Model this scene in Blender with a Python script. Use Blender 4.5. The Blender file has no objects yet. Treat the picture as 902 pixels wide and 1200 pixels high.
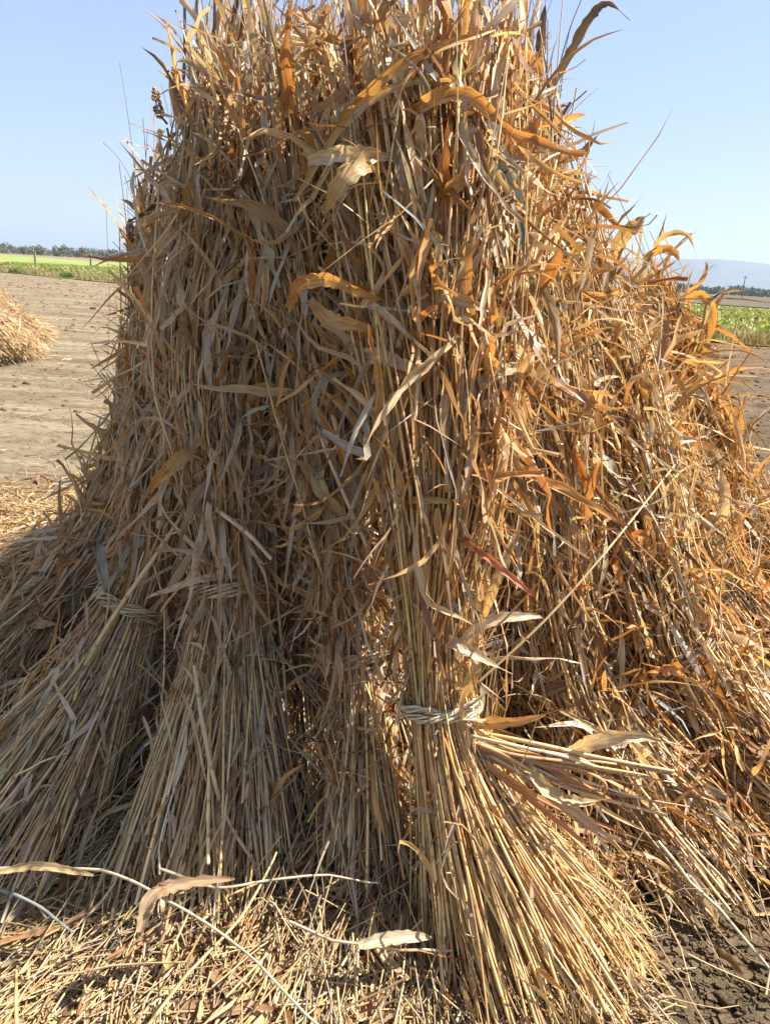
import bpy, math
import numpy as np
from mathutils import Matrix, Vector

rng = np.random.default_rng(11)
scene = bpy.context.scene
COL = scene.collection

# ------------------------------------------------------------------ camera
FPX, CX, CY = 902.0, 451.0, 600.0
CAM = np.array([0.0, 0.0, 1.5])
PITCH, ROLL = math.radians(17.2), math.radians(3.3)
_f = np.array([0, math.cos(PITCH), -math.sin(PITCH)])
_u0 = np.array([0, math.sin(PITCH), math.cos(PITCH)])
_r0 = np.array([1.0, 0, 0])
_r = _r0 * math.cos(ROLL) + _u0 * math.sin(ROLL)
_u = -_r0 * math.sin(ROLL) + _u0 * math.cos(ROLL)
cd = bpy.data.cameras.new("camera")
cam = bpy.data.objects.new("camera", cd)
COL.objects.link(cam)
cd.sensor_fit = 'VERTICAL'
cd.sensor_height = 24.0
cd.lens = FPX / 1200.0 * 24.0
cd.clip_start = 0.05
cd.clip_end = 40000
M = Matrix(((_r[0], _u[0], -_f[0], CAM[0]), (_r[1], _u[1], -_f[1], CAM[1]),
            (_r[2], _u[2], -_f[2], CAM[2]), (0, 0, 0, 1)))
cam.matrix_world = M
scene.camera = cam

# ------------------------------------------------------------------ light
SUN_EL, SUN_AZ = 54.0, 4.5      # azimuth from +X towards +Y, degrees
el, az = math.radians(SUN_EL), math.radians(SUN_AZ)
sdir = Vector((math.cos(el) * math.cos(az), math.cos(el) * math.sin(az), math.sin(el)))
w = bpy.data.worlds.new("World")
scene.world = w
w.use_nodes = True
wn = w.node_tree
bg = wn.nodes['Background']
sky = wn.nodes.new('ShaderNodeTexSky')
sky.sky_type = 'NISHITA'
sky.sun_disc = False
sky.sun_elevation = el
sky.sun_rotation = math.pi / 2 - az
sky.altitude = 0
sky.air_density = 1.0
sky.dust_density = 1.1
sky.ozone_density = 4.0
tn = wn.nodes.new('ShaderNodeMix'); tn.data_type = 'RGBA'; tn.blend_type = 'MULTIPLY'
tn.inputs[0].default_value = 1.0
wn.links.new(sky.outputs[0], tn.inputs[6])
tn.inputs[7].default_value = (1.07, .95, .96, 1)
hz = wn.nodes.new('ShaderNodeMix'); hz.data_type = 'RGBA'
hz.inputs[0].default_value = 0.5
wn.links.new(tn.outputs[2], hz.inputs[6])
hz.inputs[7].default_value = (1.95, 2.5, 3.3, 1)
wn.links.new(hz.outputs[2], bg.inputs[0])
bg.inputs[1].default_value = 0.085
sl = bpy.data.lights.new("sun", 'SUN')
sl.energy = 5.0
sl.angle = math.radians(0.5)
sl.color = (1.0, 0.93, 0.82)
so = bpy.data.objects.new("sun", sl)
so.rotation_euler = sdir.to_track_quat('Z', 'Y').to_euler()
so.location = (6, 0, 8)
COL.objects.link(so)
scene.view_settings.view_transform = 'Standard'
scene.view_settings.look = 'None'
scene.view_settings.gamma = 1
scene.view_settings.exposure = 1.52
scene.cycles.max_bounces = 6
scene.cycles.diffuse_bounces = 4
scene.cycles.transmission_bounces = 3
scene.cycles.volume_bounces = 0


# ------------------------------------------------------------------ helpers
def ray(px, py):
    return _f + (px - CX) / FPX * _r + (CY - py) / FPX * _u


def at(px, py, Y):
    d = ray(px, py)
    return CAM + d * (Y / d[1])


def gnd(px, py, z=0.0):
    d = ray(px, py)
    return CAM + d * ((z - CAM[2]) / d[2])


def project(P):
    D = P - CAM
    z = D @ _f
    zz = np.maximum(z, 1e-4)
    return CX + FPX * (D @ _r) / zz, CY - FPX * (D @ _u) / zz, z


def nrm(v):
    return v / np.maximum(np.linalg.norm(v, axis=-1, keepdims=True), 1e-9)


def tag(o, label=None, cat=None, group=None, kind=None):
    if label: o['label'] = label
    if cat: o['category'] = cat
    if group: o['group'] = group
    if kind: o['kind'] = kind
    return o


def empty(name, loc):
    o = bpy.data.objects.new(name, None)
    o.location = Vector([float(c) for c in loc])
    o.empty_display_size = 0.1
    COL.objects.link(o)
    return o


def build(name, V, F, mat, parent=None, col=None, fib=None, smooth=True):
    V = np.asarray(V, dtype=np.float32)
    F = np.asarray(F, dtype=np.int32)
    off = np.zeros(3)
    if parent is not None:
        off = np.array(parent.location)
    me = bpy.data.meshes.new(name)
    me.vertices.add(len(V))
    me.vertices.foreach_set('co', (V - off.astype(np.float32)).ravel())
    k = F.shape[1]
    me.loops.add(F.size)
    me.loops.foreach_set('vertex_index', F.ravel())
    me.polygons.add(len(F))
    me.polygons.foreach_set('loop_start', np.arange(0, F.size, k, dtype=np.int32))
    me.polygons.foreach_set('loop_total', np.full(len(F), k, dtype=np.int32))
    me.polygons.foreach_set('use_smooth', np.full(len(F), smooth))
    me.update(calc_edges=True)
    if col is not None:
        a = me.attributes.new('tint', 'FLOAT_VECTOR', 'POINT')
        a.data.foreach_set('vector', np.asarray(col, dtype=np.float32).ravel())
    if fib is not None:
        a = me.attributes.new('fib', 'FLOAT_VECTOR', 'POINT')
        a.data.foreach_set('vector', np.asarray(fib, dtype=np.float32).ravel())
    me.materials.append(mat)
    o = bpy.data.objects.new(name, me)
    COL.objects.link(o)
    if parent is not None:
        o.parent = parent
    return o


def vnoise(x, y, seed=0):
    xi, yi = np.floor(x).astype(np.int64), np.floor(y).astype(np.int64)
    xf, yf = x - xi, y - yi
    xf, yf = xf * xf * (3 - 2 * xf), yf * yf * (3 - 2 * yf)

    def h(a, b):
        n = (a * 374761393 + b * 668265263 + seed * 1442695041) & 0x7fffffff
        n = ((n ^ (n >> 13)) * 1274126177) & 0x7fffffff
        return ((n ^ (n >> 16)) & 0xffff) / 65535.0
    return ((h(xi, yi) * (1 - xf) + h(xi + 1, yi) * xf) * (1 - yf)
            + (h(xi, yi + 1) * (1 - xf) + h(xi + 1, yi + 1) * xf) * yf)


# ------------------------------------------------------------------ materials
def newmat(name):
    m = bpy.data.materials.new(name)
    m.use_nodes = True
    nt = m.node_tree
    p = nt.nodes['Principled BSDF']
    return m, nt, p


def N(nt, t, **kw):
    n = nt.nodes.new(t)
    for k, v in kw.items():
        setattr(n, k, v)
    return n


def straw_mat(name, transl, rough, spots=0.0, joints=False, stripe=500.0):
    m, nt, p = newmat(name)
    L = nt.links.new
    tint = N(nt, 'ShaderNodeAttribute', attribute_name='tint')
    fib = N(nt, 'ShaderNodeAttribute', attribute_name='fib')
    mp = N(nt, 'ShaderNodeVectorMath', operation='MULTIPLY')
    mp.inputs[1].default_value = (stripe, 14.0, 37.0)
    L(fib.outputs['Vector'], mp.inputs[0])
    ns = N(nt, 'ShaderNodeTexNoise')
    ns.inputs['Scale'].default_value = 1.0
    ns.inputs['Detail'].default_value = 3.0
    L(mp.outputs[0], ns.inputs['Vector'])
    mr = N(nt, 'ShaderNodeMapRange')
    mr.inputs[1].default_value = 0.28
    mr.inputs[2].default_value = 0.72
    mr.inputs[3].default_value = 0.58
    mr.inputs[4].default_value = 1.25
    L(ns.outputs[0], mr.inputs[0])
    # weather blotches along the length
    mp2 = N(nt, 'ShaderNodeVectorMath', operation='MULTIPLY')
    mp2.inputs[1].default_value = (70.0, 22.0, 91.0)
    L(fib.outputs['Vector'], mp2.inputs[0])
    nb = N(nt, 'ShaderNodeTexNoise')
    nb.inputs['Scale'].default_value = 1.0
    nb.inputs['Detail'].default_value = 4.0
    nb.inputs['Roughness'].default_value = 0.7
    L(mp2.outputs[0], nb.inputs['Vector'])
    br = N(nt, 'ShaderNodeMapRange')
    br.inputs[1].default_value = 0.54
    br.inputs[2].default_value = 0.70
    br.inputs[3].default_value = 0.0
    br.inputs[4].default_value = spots
    L(nb.outputs[0], br.inputs[0])
    mul = N(nt, 'ShaderNodeVectorMath', operation='SCALE')
    L(tint.outputs['Vector'], mul.inputs[0])
    L(mr.outputs[0], mul.inputs['Scale'])
    mx = N(nt, 'ShaderNodeMix', data_type='RGBA', blend_type='MULTIPLY')
    L(br.outputs[0], mx.inputs[0])
    L(mul.outputs[0], mx.inputs[6])
    mx.inputs[7].default_value = (0.62, 0.30, 0.16, 1)
    out_col = mx.outputs[2]
    if joints:
        sep = N(nt, 'ShaderNodeSeparateXYZ')
        L(fib.outputs['Vector'], sep.inputs[0])
        md = N(nt, 'ShaderNodeMath', operation='MULTIPLY_ADD')
        md.inputs[1].default_value = 6.0
        L(sep.outputs[1], md.inputs[0])
        L(sep.outputs[2], md.inputs[2])
        fr = N(nt, 'ShaderNodeMath', operation='FRACT')
        L(md.outputs[0], fr.inputs[0])
        lt = N(nt, 'ShaderNodeMath', operation='LESS_THAN')
        lt.inputs[1].default_value = 0.05
        L(fr.outputs[0], lt.inputs[0])
        mj = N(nt, 'ShaderNodeMix', data_type='RGBA', blend_type='MULTIPLY')
        L(lt.outputs[0], mj.inputs[0])
        L(out_col, mj.inputs[6])
        mj.inputs[7].default_value = (0.68, 0.56, 0.46, 1)
        out_col = mj.outputs[2]
    L(out_col, p.inputs['Base Color'])
    p.inputs['Roughness'].default_value = rough
    p.inputs['Specular IOR Level'].default_value = 0.35
    bp = N(nt, 'ShaderNodeBump')
    bp.inputs['Strength'].default_value = 0.5
    bp.inputs['Distance'].default_value = 0.0015
    L(ns.outputs[0], bp.inputs['Height'])
    L(bp.outputs[0], p.inputs['Normal'])
    if transl > 0:
        tr = N(nt, 'ShaderNodeBsdfTranslucent')
        tc = N(nt, 'ShaderNodeMix', data_type='RGBA', blend_type='MULTIPLY')
        tc.inputs[0].default_value = 1.0
        L(out_col, tc.inputs[6])
        tc.inputs[7].default_value = (1.30, 1.02, 0.58, 1)
        L(tc.outputs[2], tr.inputs[0])
        ms = N(nt, 'ShaderNodeMixShader')
        ms.inputs[0].default_value = transl
        L(p.outputs[0], ms.inputs[1])
        L(tr.outputs[0], ms.inputs[2])
        L(ms.outputs[0], nt.nodes['Material Output'].inputs[0])
    return m


MAT_LEAF = straw_mat('dry_leaf', 0.36, 0.42, spots=0.75)
MAT_STALK = straw_mat('dry_stalk', 0.0, 0.45, spots=0.45, joints=True)
MAT_LITTER = straw_mat('loose_straw', 0.15, 0.5, spots=0.4)
MAT_GREEN = straw_mat('green_blade', 0.35, 0.5, spots=0.0)
MAT_TREE = straw_mat('tree_foliage', 0.2, 0.6, spots=0.0)

# ------------------------------------------------------------------ setting
# ground: one sheet out to the horizon, with real relief near the stacks
def ground_h(x, y):
    r = np.hypot(x, y - 3)
    a = np.clip(1.2 - r / 60.0, 0, 1)
    h = 0.05 * (vnoise(x * 0.5, y * 0.5, 1) - .5)
    h += 0.030 * (vnoise(x * 2.2, y * 3.0, 2) - .5)
    c = vnoise(x * 7, y * 9, 3)
    patch = np.clip(vnoise(x * .8 + 4, y * .8, 9) * 2 - .6, 0.15, 1)
    h += 0.055 * np.clip(c - .55, 0, 1) * patch
    h += 0.016 * (vnoise(x * 24, y * 24, 4) - .5) * patch
    h += 0.008 * (vnoise(x * 60, y * 60, 5) - .5)
    # cloddy strip at the right of the stack
    cl = np.clip(x * 1.6 - 0.6, 0, 1)
    h += cl * (0.10 * np.clip(vnoise(x * 3.5, y * 3.5, 6) - .6, 0, 1) + 0.09 * np.clip(vnoise(x * 11, y * 11, 7) - .5, 0, 1) + .05 * np.clip(vnoise(x * 27, y * 27, 17) - .5, 0, 1))
    return h * a


n = 620
tt = np.linspace(-1, 1, n)
kk = 9.6
gx = np.sinh(tt * kk) / np.sinh(kk) * 9900
gy = gx + 2.2
# make the near spacing finer by blending with a linear part
gx = gx + tt * 5
gy = gy + tt * 5
GX, GY = np.meshgrid(gx, gy)
GZ = ground_h(GX, GY)
V = np.stack([GX, GY, GZ], -1).reshape(-1, 3)
idx = np.arange(n * n).reshape(n, n)
F = np.stack([idx[:-1, :-1], idx[:-1, 1:], idx[1:, 1:], idx[1:, :-1]], -1).reshape(-1, 4)
m, nt, p = newmat('dry_soil')
L = nt.links.new
geo = N(nt, 'ShaderNodeNewGeometry')


def noise(nt, scale, vec, detail=4, rough=.6):
    q = N(nt, 'ShaderNodeTexNoise')
    q.inputs['Scale'].default_value = scale
    q.inputs['Detail'].default_value = detail
    q.inputs['Roughness'].default_value = rough
    nt.links.new(vec, q.inputs['Vector'])
    return q.outputs[0]


def ramp(nt, fac, stops):
    q = N(nt, 'ShaderNodeValToRGB')
    els = q.color_ramp.elements
    while len(els) < len(stops):
        els.new(0.5)
    for e, (pos, c) in zip(els, stops):
        e.position = pos
        e.color = (*c, 1)
    nt.links.new(fac, q.inputs[0])
    return q.outputs[0]


vm = N(nt, 'ShaderNodeVectorMath', operation='MULTIPLY')
vm.inputs[1].default_value = (0.5, 2.2, 1.0)
L(geo.outputs['Position'], vm.inputs[0])
n1 = noise(nt, 0.8, vm.outputs[0], 9, .72)
n2 = noise(nt, 9.0, geo.outputs['Position'], 6, .7)
c1 = ramp(nt, n1, [(0.35, (0.13, 0.10, 0.068)), (0.5, (0.205, 0.165, 0.112)), (0.65, (0.30, 0.25, 0.175))])
c2 = ramp(nt, n2, [(0.36, (0.50, 0.47, 0.44)), (0.46, (0.9, 0.88, 0.85)), (0.7, (1.15, 1.13, 1.05))])
mx = N(nt, 'ShaderNodeMix', data_type='RGBA', blend_type='MULTIPLY')
mx.inputs[0].default_value = 1
L(c1, mx.inputs[6]); L(c2, mx.inputs[7])
sp = N(nt, 'ShaderNodeSeparateXYZ'); L(geo.outputs['Position'], sp.inputs[0])
mr = N(nt, 'ShaderNodeMapRange'); mr.inputs[1].default_value = 0.1; mr.inputs[2].default_value = 0.7
L(sp.outputs[0], mr.inputs[0])
mx2 = N(nt, 'ShaderNodeMix', data_type='RGBA', blend_type='MULTIPLY')
L(mr.outputs[0], mx2.inputs[0]); L(mx.outputs[2], mx2.inputs[6]); mx2.inputs[7].default_value = (0.66, 0.61, 0.58, 1)
L(mx2.outputs[2], p.inputs['Base Color'])
p.inputs['Roughness'].default_value = 0.95
p.inputs['Specular IOR Level'].default_value = 0.1
bp = N(nt, 'ShaderNodeBump'); bp.inputs['Strength'].default_value = 0.7; bp.inputs['Distance'].default_value = 0.02
L(noise(nt, 35, geo.outputs['Position'], 5, .7), bp.inputs['Height'])
bp2 = N(nt, 'ShaderNodeBump'); bp2.inputs['Strength'].default_value = 0.8; bp2.inputs['Distance'].default_value = 0.10
L(noise(nt, 3.2, vm.outputs[0], 7, .68), bp2.inputs['Height']); L(bp2.outputs[0], bp.inputs['Normal'])
L(bp.outputs[0], p.inputs['Normal'])
MAT_SOIL = m
tag(build('ground', V, F, MAT_SOIL), kind='structure')


def flat_mat(name, c_a, c_b, scale, rough=.9):
    m, nt, p = newmat(name)
    g = N(nt, 'ShaderNodeNewGeometry')
    f_ = noise(nt, scale, g.outputs['Position'], 6, .65)
    nt.links.new(ramp(nt, f_, [(0.35, c_a), (0.65, c_b)]), p.inputs['Base Color'])
    p.inputs['Roughness'].default_value = rough
    p.inputs['Specular IOR Level'].default_value = 0.1
    return m


def sheet(name, pts, z, mat, nx=40, ny=12):
    """quad patch a-b (near edge), d-c (far edge)"""
    a, b, c, d = [np.array(q, float) for q in pts]
    s, t = np.meshgrid(np.linspace(0, 1, nx), np.linspace(0, 1, ny))
    s, t = s[..., None], t[..., None]
    P = (a * (1 - s) + b * s) * (1 - t) + (d * (1 - s) + c * s) * t
    P = np.concatenate([P, np.full(P.shape[:2] + (1,), z)], -1).reshape(-1, 3)
    i = np.arange(nx * ny).reshape(ny, nx)
    F = np.stack([i[:-1, :-1], i[:-1, 1:], i[1:, 1:], i[1:, :-1]], -1).reshape(-1, 4)
    return build(name, P, F, mat)


# field edge: oblique line, far away on the left and nearer on the right
EL = gnd(0, 319)[:2]
ER = gnd(902, 408)[:2]
ed = (ER - EL)
EL2 = EL - ed * 2.2
ER2 = ER + ed * 1.2
FL = gnd(20, 298.5)[:2]
FR = gnd(902, 362)[:2]
FL2 = FL - ed * 4
FR2 = FR + (FR - FL) * 0.2
MAT_FIELD = flat_mat('green_field', (0.15, 0.19, 0.05), (0.25, 0.29, 0.09), 0.12)
tag(sheet('green_field', [EL2, ER2, FR2, FL2], 0.05, MAT_FIELD), kind='structure')
MAT_FAR = flat_mat('ploughed_soil', (0.075, 0.062, 0.045), (0.12, 0.10, 0.07), 0.05)
g0, g1 = FR2 + np.array([60, 0]), FL * .3 + FR * .7
d1 = nrm(FR) * 500
tag(sheet('ploughed_field', [g1, FR2, FR2 + d1 + [200, 0], g1 + d1], 0.09, MAT_FAR), kind='structure')

# far mountain
prof_px = [250, 400, 560, 680, 800, 845, 902, 980, 1100, 1300]
prof_h = [4, 10, 22, 33, 37, 34, 28, 22, 14, 4]
D0 = 8000.0
px = np.linspace(250, 1300, 160)
hh = np.interp(px, prof_px, prof_h) + (vnoise(px * .06, px * 0, 3) - .5) * 2.0 + (vnoise(px * .2, px * 0, 5) - .5) * .8
rows = []
for k, (dd, hf) in enumerate([(-900, 0), (-600, .35), (-300, .75), (0, 1), (500, .6), (900, 0)]):
    row = []
    for a_, h_ in zip(px, hh):
        az_ = math.atan((a_ - CX) / FPX / math.cos(PITCH))
        dist = (D0 + dd) / math.cos(az_) * .98
        jitter = 1 + (vnoise(np.array([a_ * .15]), np.array([k * 2.0]), 8)[0] - .5) * (.5 if 0 < hf < 1 else 0)
        row.append((dist * math.sin(az_), dist * math.cos(az_), h_ / FPX * D0 * .95 * hf * jitter - 2))
    rows.append(row)
V = np.array(rows).reshape(-1, 3)
i = np.arange(len(V)).reshape(6, -1)
F = np.stack([i[:-1, :-1], i[:-1, 1:], i[1:, 1:], i[1:, :-1]], -1).reshape(-1, 4)
MAT_MT = flat_mat('mountain_scrub', (0.045, 0.055, 0.04), (0.09, 0.09, 0.07), 0.004)
tag(build('mountain', V, F, MAT_MT), kind='structure')


# blades / leaf cards used for grass, crop and far trees
def blades(P, H, W, lean, c, segs=2):
    n_ = len(P)
    a_ = rng.uniform(0, 2 * np.pi, n_)
    s_ = np.stack([np.cos(a_), np.sin(a_), 0 * a_], -1)
    b_ = rng.uniform(0, 2 * np.pi, n_)
    ln = np.stack([np.cos(b_), np.sin(b_), 0 * b_], -1) * (lean * H)[:, None]
    up = np.array([0, 0, 1.0])
    m0 = P + up * (H * .55)[:, None] + ln * .3
    tp = P + up * H[:, None] * .95 + ln
    sw = s_ * W[:, None]
    V_ = np.stack([P - sw * .5, P + sw * .5, m0 + sw * .5, m0 - sw * .5, tp + sw * .08, tp - sw * .08], 1)
    F_ = (np.arange(n_) * 6)[:, None, None] + np.array([[0, 1, 2, 3], [3, 2, 4, 5]])
    C_ = np.repeat(c[:, None], 6, 1)
    fb = np.zeros((n_, 6, 3))
    fb[:, :, 0] = [0, .01, .01, 0, .005, .004]
    fb[:, :, 1] = [0, 0, .2, .2, .4, .4]
    fb[:, :, 2] = rng.random(n_)[:, None]
    return V_.reshape(-1, 3), F_.reshape(-1, 4), C_.reshape(-1, 3), fb.reshape(-1, 3)


def pick(pal, n_, jit=.18, p=None):
    pal = np.array(pal)
    c = pal[rng.choice(len(pal), n_, p=p)]
    return c * (1 + rng.normal(0, jit, (n_, 1))).clip(.4, 1.7) * (1 + rng.normal(0, .018, (n_, 3)))


edn = nrm(ed)
out = np.array([-edn[1], edn[0]])
if out[1] < 0: out = -out
# verge of tall pale grass along the field edge
n_ = 70000
s_ = rng.uniform(-1.5, 1.9, n_)
off = rng.gamma(2.0, .9, n_)
bx = EL + ed * s_[:, None] + out * (off + (vnoise(s_ * 60, s_ * 0, 4) - .5) * 1.0)[:, None]
P = np.concatenate([bx, np.full((n_, 1), 0.0)], -1)
clump = vnoise(bx[:, 0] * .9, bx[:, 1] * .9, 12)
H = (.2 + .35 * clump * rng.uniform(.5, 1.1, n_)) * np.clip(1.3 - off * .15, .3, 1)
cc = pick([(.34, .28, .15), (.28, .25, .12), (.22, .22, .09), (.40, .33, .20)], n_)
cc = np.where((vnoise(bx[:, 0] * .5, bx[:, 1] * .5, 44) > .62)[:, None] & (off < 2)[:, None], pick([(.10, .14, .045)], n_), cc)
tag(build('tall_grass', *blades(P, H, np.full(n_, .035), np.full(n_, .5), cc)[:2], MAT_GREEN,
          col=np.repeat(cc, 6, 0), fib=rng.random((n_ * 6, 3)) * .01), kind='stuff',
    label='tall pale grass verge along the edge of the green field', cat='grass')
# low leafy crop
n_ = 60000
s_ = rng.uniform(-.9, 1.6, n_)
off = 2.0 + rng.uniform(0, 1, n_) ** 1.6 * 55
bx = EL + ed * s_[:, None] + out * off[:, None]
P = np.concatenate([bx, np.full((n_, 1), 0.05)], -1)
H = rng.uniform(.12, .30, n_) * (.6 + .8 * vnoise(bx[:, 0] * .4, bx[:, 1] * .4, 2))
cc = pick([(.19, .25, .06), (.26, .30, .09), (.16, .21, .05), (.36, .33, .15)], n_)
tag(build('field_crop', *blades(P, H, rng.uniform(.08, .22, n_), np.full(n_, .7), cc)[:2], MAT_GREEN,
          col=np.repeat(cc, 6, 0), fib=rng.random((n_ * 6, 3)) * .01), kind='stuff',
    label='bright green low crop covering the field behind the stacks', cat='crop')


# far woods: many small clumped leaf faces, each tree a trunk and an uneven crown
def wood(name, label, az0, az1, d0, d1, hmin, hmax, count, pal):
    Vs, Cs = [], []
    for k in range(count):
        a_ = rng.uniform(az0, az1)
        d_ = rng.uniform(d0, d1)
        cx, cy = d_ * math.sin(a_), d_ * math.cos(a_)
        H_ = rng.uniform(hmin, hmax)
        R_ = H_ * rng.uniform(.35, .75)
        nb = rng.integers(4, 9)
        base = np.array(pal[rng.integers(len(pal))]) * rng.uniform(.8, 1.25)
        for j in range(nb):
            bc = np.array([cx + rng.normal(0, R_ * .55), cy + rng.normal(0, R_ * .5), H_ * rng.uniform(.12, .85)])
            q = rng.normal(0, 1, (26, 3))
            q = nrm(q) * rng.uniform(.5, 1.05, (26, 1)) * H_ * rng.uniform(.16, .3)
            c_ = bc + q
            c_[:, 2] = np.maximum(c_[:, 2], .3)
            u_ = nrm(rng.normal(0, 1, (26, 3))) * H_ * .06
            v_ = nrm(rng.normal(0, 1, (26, 3))) * H_ * .06
            Vs.append(np.stack([c_ - u_ - v_, c_ + u_ - v_, c_ + u_ + v_, c_ - u_ + v_], 1).reshape(-1, 3))
            Cs.append(np.repeat(base[None] * (1 + rng.normal(0, .2, (26, 1))).clip(.5, 1.6), 4, 0))
        # trunk
        r_ = H_ * .03
        ring = [(cx + r_, cy), (cx, cy + r_), (cx - r_, cy), (cx, cy - r_)]
        for j in range(4):
            (x0, y0), (x1, y1) = ring[j], ring[(j + 1) % 4]
            Vs.append(np.array([(x0, y0, 0), (x1, y1, 0), (x1, y1, H_ * .6), (x0, y0, H_ * .6)]))
            Cs.append(np.repeat([[.12, .09, .07]], 4, 0))
    V_ = np.concatenate(Vs)
    F_ = np.arange(len(V_)).reshape(-1, 4)
    tag(build(name, V_, F_, MAT_TREE, col=np.concatenate(Cs), fib=rng.random((len(V_), 3)) * .02, smooth=False),
        kind='stuff', label=label, cat='trees')


wood('distant_wood', 'hazy grey green wood on the left horizon beyond the fence', -.75, -.18, 650, 950, 3.0, 9.0, 700,
     [(.13, .16, .10), (.16, .18, .12), (.15, .16, .13)])  # distance haze is put into these paler foliage colours
wood('distant_wood', 'dark tree line on the right horizon below the mountain', .22, .75, 650, 950, 3.0, 8.5, 650,
     [(.07, .10, .06), (.10, .125, .07), (.08, .10, .07)])


# ------------------------------------------------------------------ strands
def tubes(P, R, tint, sides=5, rnd=None):
    """P (n,S,3) centre lines, R (n,S) radii -> closed-looking tubes"""
    n_, S, _ = P.shape
    T = np.gradient(P, axis=1)
    T = nrm(T)
    ref = np.where(np.abs(T[:, :1, 2:3]) > .9, np.array([1.0, 0, 0]), np.array([0, 0, 1.0]))
    A = nrm(np.cross(T, np.broadcast_to(ref, T.shape)))
    B = np.cross(T, A)
    th = np.arange(sides) / sides * 2 * np.pi
    V_ = P[:, :, None] + R[:, :, None, None] * (np.cos(th)[None, None, :, None] * A[:, :, None] + np.sin(th)[None, None, :, None] * B[:, :, None])
    i = np.arange(n_ * S * sides).reshape(n_, S, sides)
    j = np.roll(i, -1, 2)
    F_ = np.stack([i[:, :-1], j[:, :-1], j[:, 1:], i[:, 1:]], -1).reshape(n_, -1, 4)
    seg = np.linalg.norm(np.diff(P, axis=1), axis=-1)
    ln = np.concatenate([np.zeros((n_, 1)), np.cumsum(seg, 1)], 1)
    fb = np.zeros((n_, S, sides, 3))
    fb[..., 0] = (np.abs(th - np.pi) / np.pi)[None, None] * .008
    fb[..., 1] = ln[:, :, None]
    fb[..., 2] = (rng.random(n_) if rnd is None else rnd)[:, None, None]
    C_ = np.broadcast_to(tint[:, None, None], (n_, S, sides, 3))
    return (V_.reshape(n_, -1, 3), F_, C_.reshape(n_, -1, 3), fb.reshape(n_, -1, 3))


def ribbons(P, Nn, W, fold, wave, tint, tip=None, across=3):
    """P (n,S,3) mid ribs, Nn (n,S,3) face normals, W (n,S) half widths"""
    n_, S, _ = P.shape
    T = nrm(np.gradient(P, axis=1))
    Nn = nrm(Nn - T * np.sum(Nn * T, -1, keepdims=True))
    Sd = np.cross(T, Nn)
    us = np.linspace(-1, 1, across)
    V_ = P[:, :, None] + Sd[:, :, None] * (us[None, None, :, None] * W[:, :, None, None])
    prof = np.abs(us) ** 1.3
    sg = np.arange(S)[None, :, None]
    ph = rng.uniform(0, 6.3, (n_, 1, 2))
    wv = np.where(us[None, None] < 0, np.sin(sg * 1.9 + ph[..., :1]), np.sin(sg * 2.3 + ph[..., 1:])) * (np.abs(us) ** 2)[None, None]
    lift = fold[:, None, None] * prof[None, None] * W[:, :, None] + wave[:, None, None] * wv * W[:, :, None]
    V_ = V_ + Nn[:, :, None] * lift[..., None]
    V_ = V_ + rng.normal(0, .13, V_.shape) * W[:, :, None, None] * (np.abs(us) > .3)[None, None, :, None]
    i = np.arange(n_ * S * across).reshape(n_, S, across)
    F_ = np.stack([i[:, :-1, :-1], i[:, :-1, 1:], i[:, 1:, 1:], i[:, 1:, :-1]], -1).reshape(n_, -1, 4)
    seg = np.linalg.norm(np.diff(P, axis=1), axis=-1)
    ln = np.concatenate([np.zeros((n_, 1)), np.cumsum(seg, 1)], 1)
    fb = np.zeros((n_, S, across, 3))
    fb[..., 0] = us[None, None] * W.max(1)[:, None, None]
    fb[..., 1] = ln[:, :, None]
    fb[..., 2] = rng.random(n_)[:, None, None]
    C_ = np.broadcast_to(tint[:, None, None], (n_, S, across, 3)).copy()
    # dry tips and edges are darker and redder in the leaf itself
    if tip is not None:
        s_ = np.linspace(0, 1, S)[None, :, None, None] ** 3
        C_ = C_ * (1 - s_ * tip[:, None, None, None] * np.array([.3, .5, .6]))
    return (V_.reshape(n_, -1, 3), F_, C_.reshape(n_, -1, 3), fb.reshape(n_, -1, 3))


def catmull(pts, m_):
    pts = np.array(pts, float)
    Pp = np.concatenate([[2 * pts[0] - pts[1]], pts, [2 * pts[-1] - pts[-2]]])
    res = []
    for k in range(1, len(Pp) - 2):
        t = np.linspace(0, 1, m_, endpoint=False)[:, None]
        a, b, c, d = Pp[k - 1], Pp[k], Pp[k + 1], Pp[k + 2]
        res.append(.5 * ((2 * b) + (-a + c) * t + (2 * a - 5 * b + 4 * c - d) * t ** 2 + (-a + 3 * b - 3 * c + d) * t ** 3))
    res.append(pts[-1][None])
    return np.concatenate(res)


class Axis:
    def __init__(self, pts, rad):
        C = catmull(pts, 24)
        R = catmull(np.array(rad)[:, None], 24)[:, 0]
        d = np.concatenate([[0], np.cumsum(np.linalg.norm(np.diff(C, axis=0), axis=1))])
        self.L = d[-1]
        self.t = d / d[-1]
        self.C, self.R = C, np.maximum(R, .02)
        self.tt = self.t[[0, 24, 48, 72]]
        self.end = nrm(C[-1] - C[-8])

    def pos(self, t):
        P = np.stack([np.interp(t, self.t, self.C[:, k]) for k in range(3)], -1)
        ov = np.maximum(t - 1, 0)[..., None]
        un = np.minimum(t, 0)[..., None]
        return P + self.end * ov * self.L + nrm(self.C[4] - self.C[0]) * un * self.L

    def rad(self, t):
        return np.interp(t, self.t, self.R) * (1 + np.maximum(t - 1, 0) * .8)

    def tan(self, t):
        return nrm(self.pos(np.minimum(t + .02, 1.3)) - self.pos(t - .02))


SC = np.array([0.15, 2.55, 0.0])       # middle of the big stack

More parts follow.
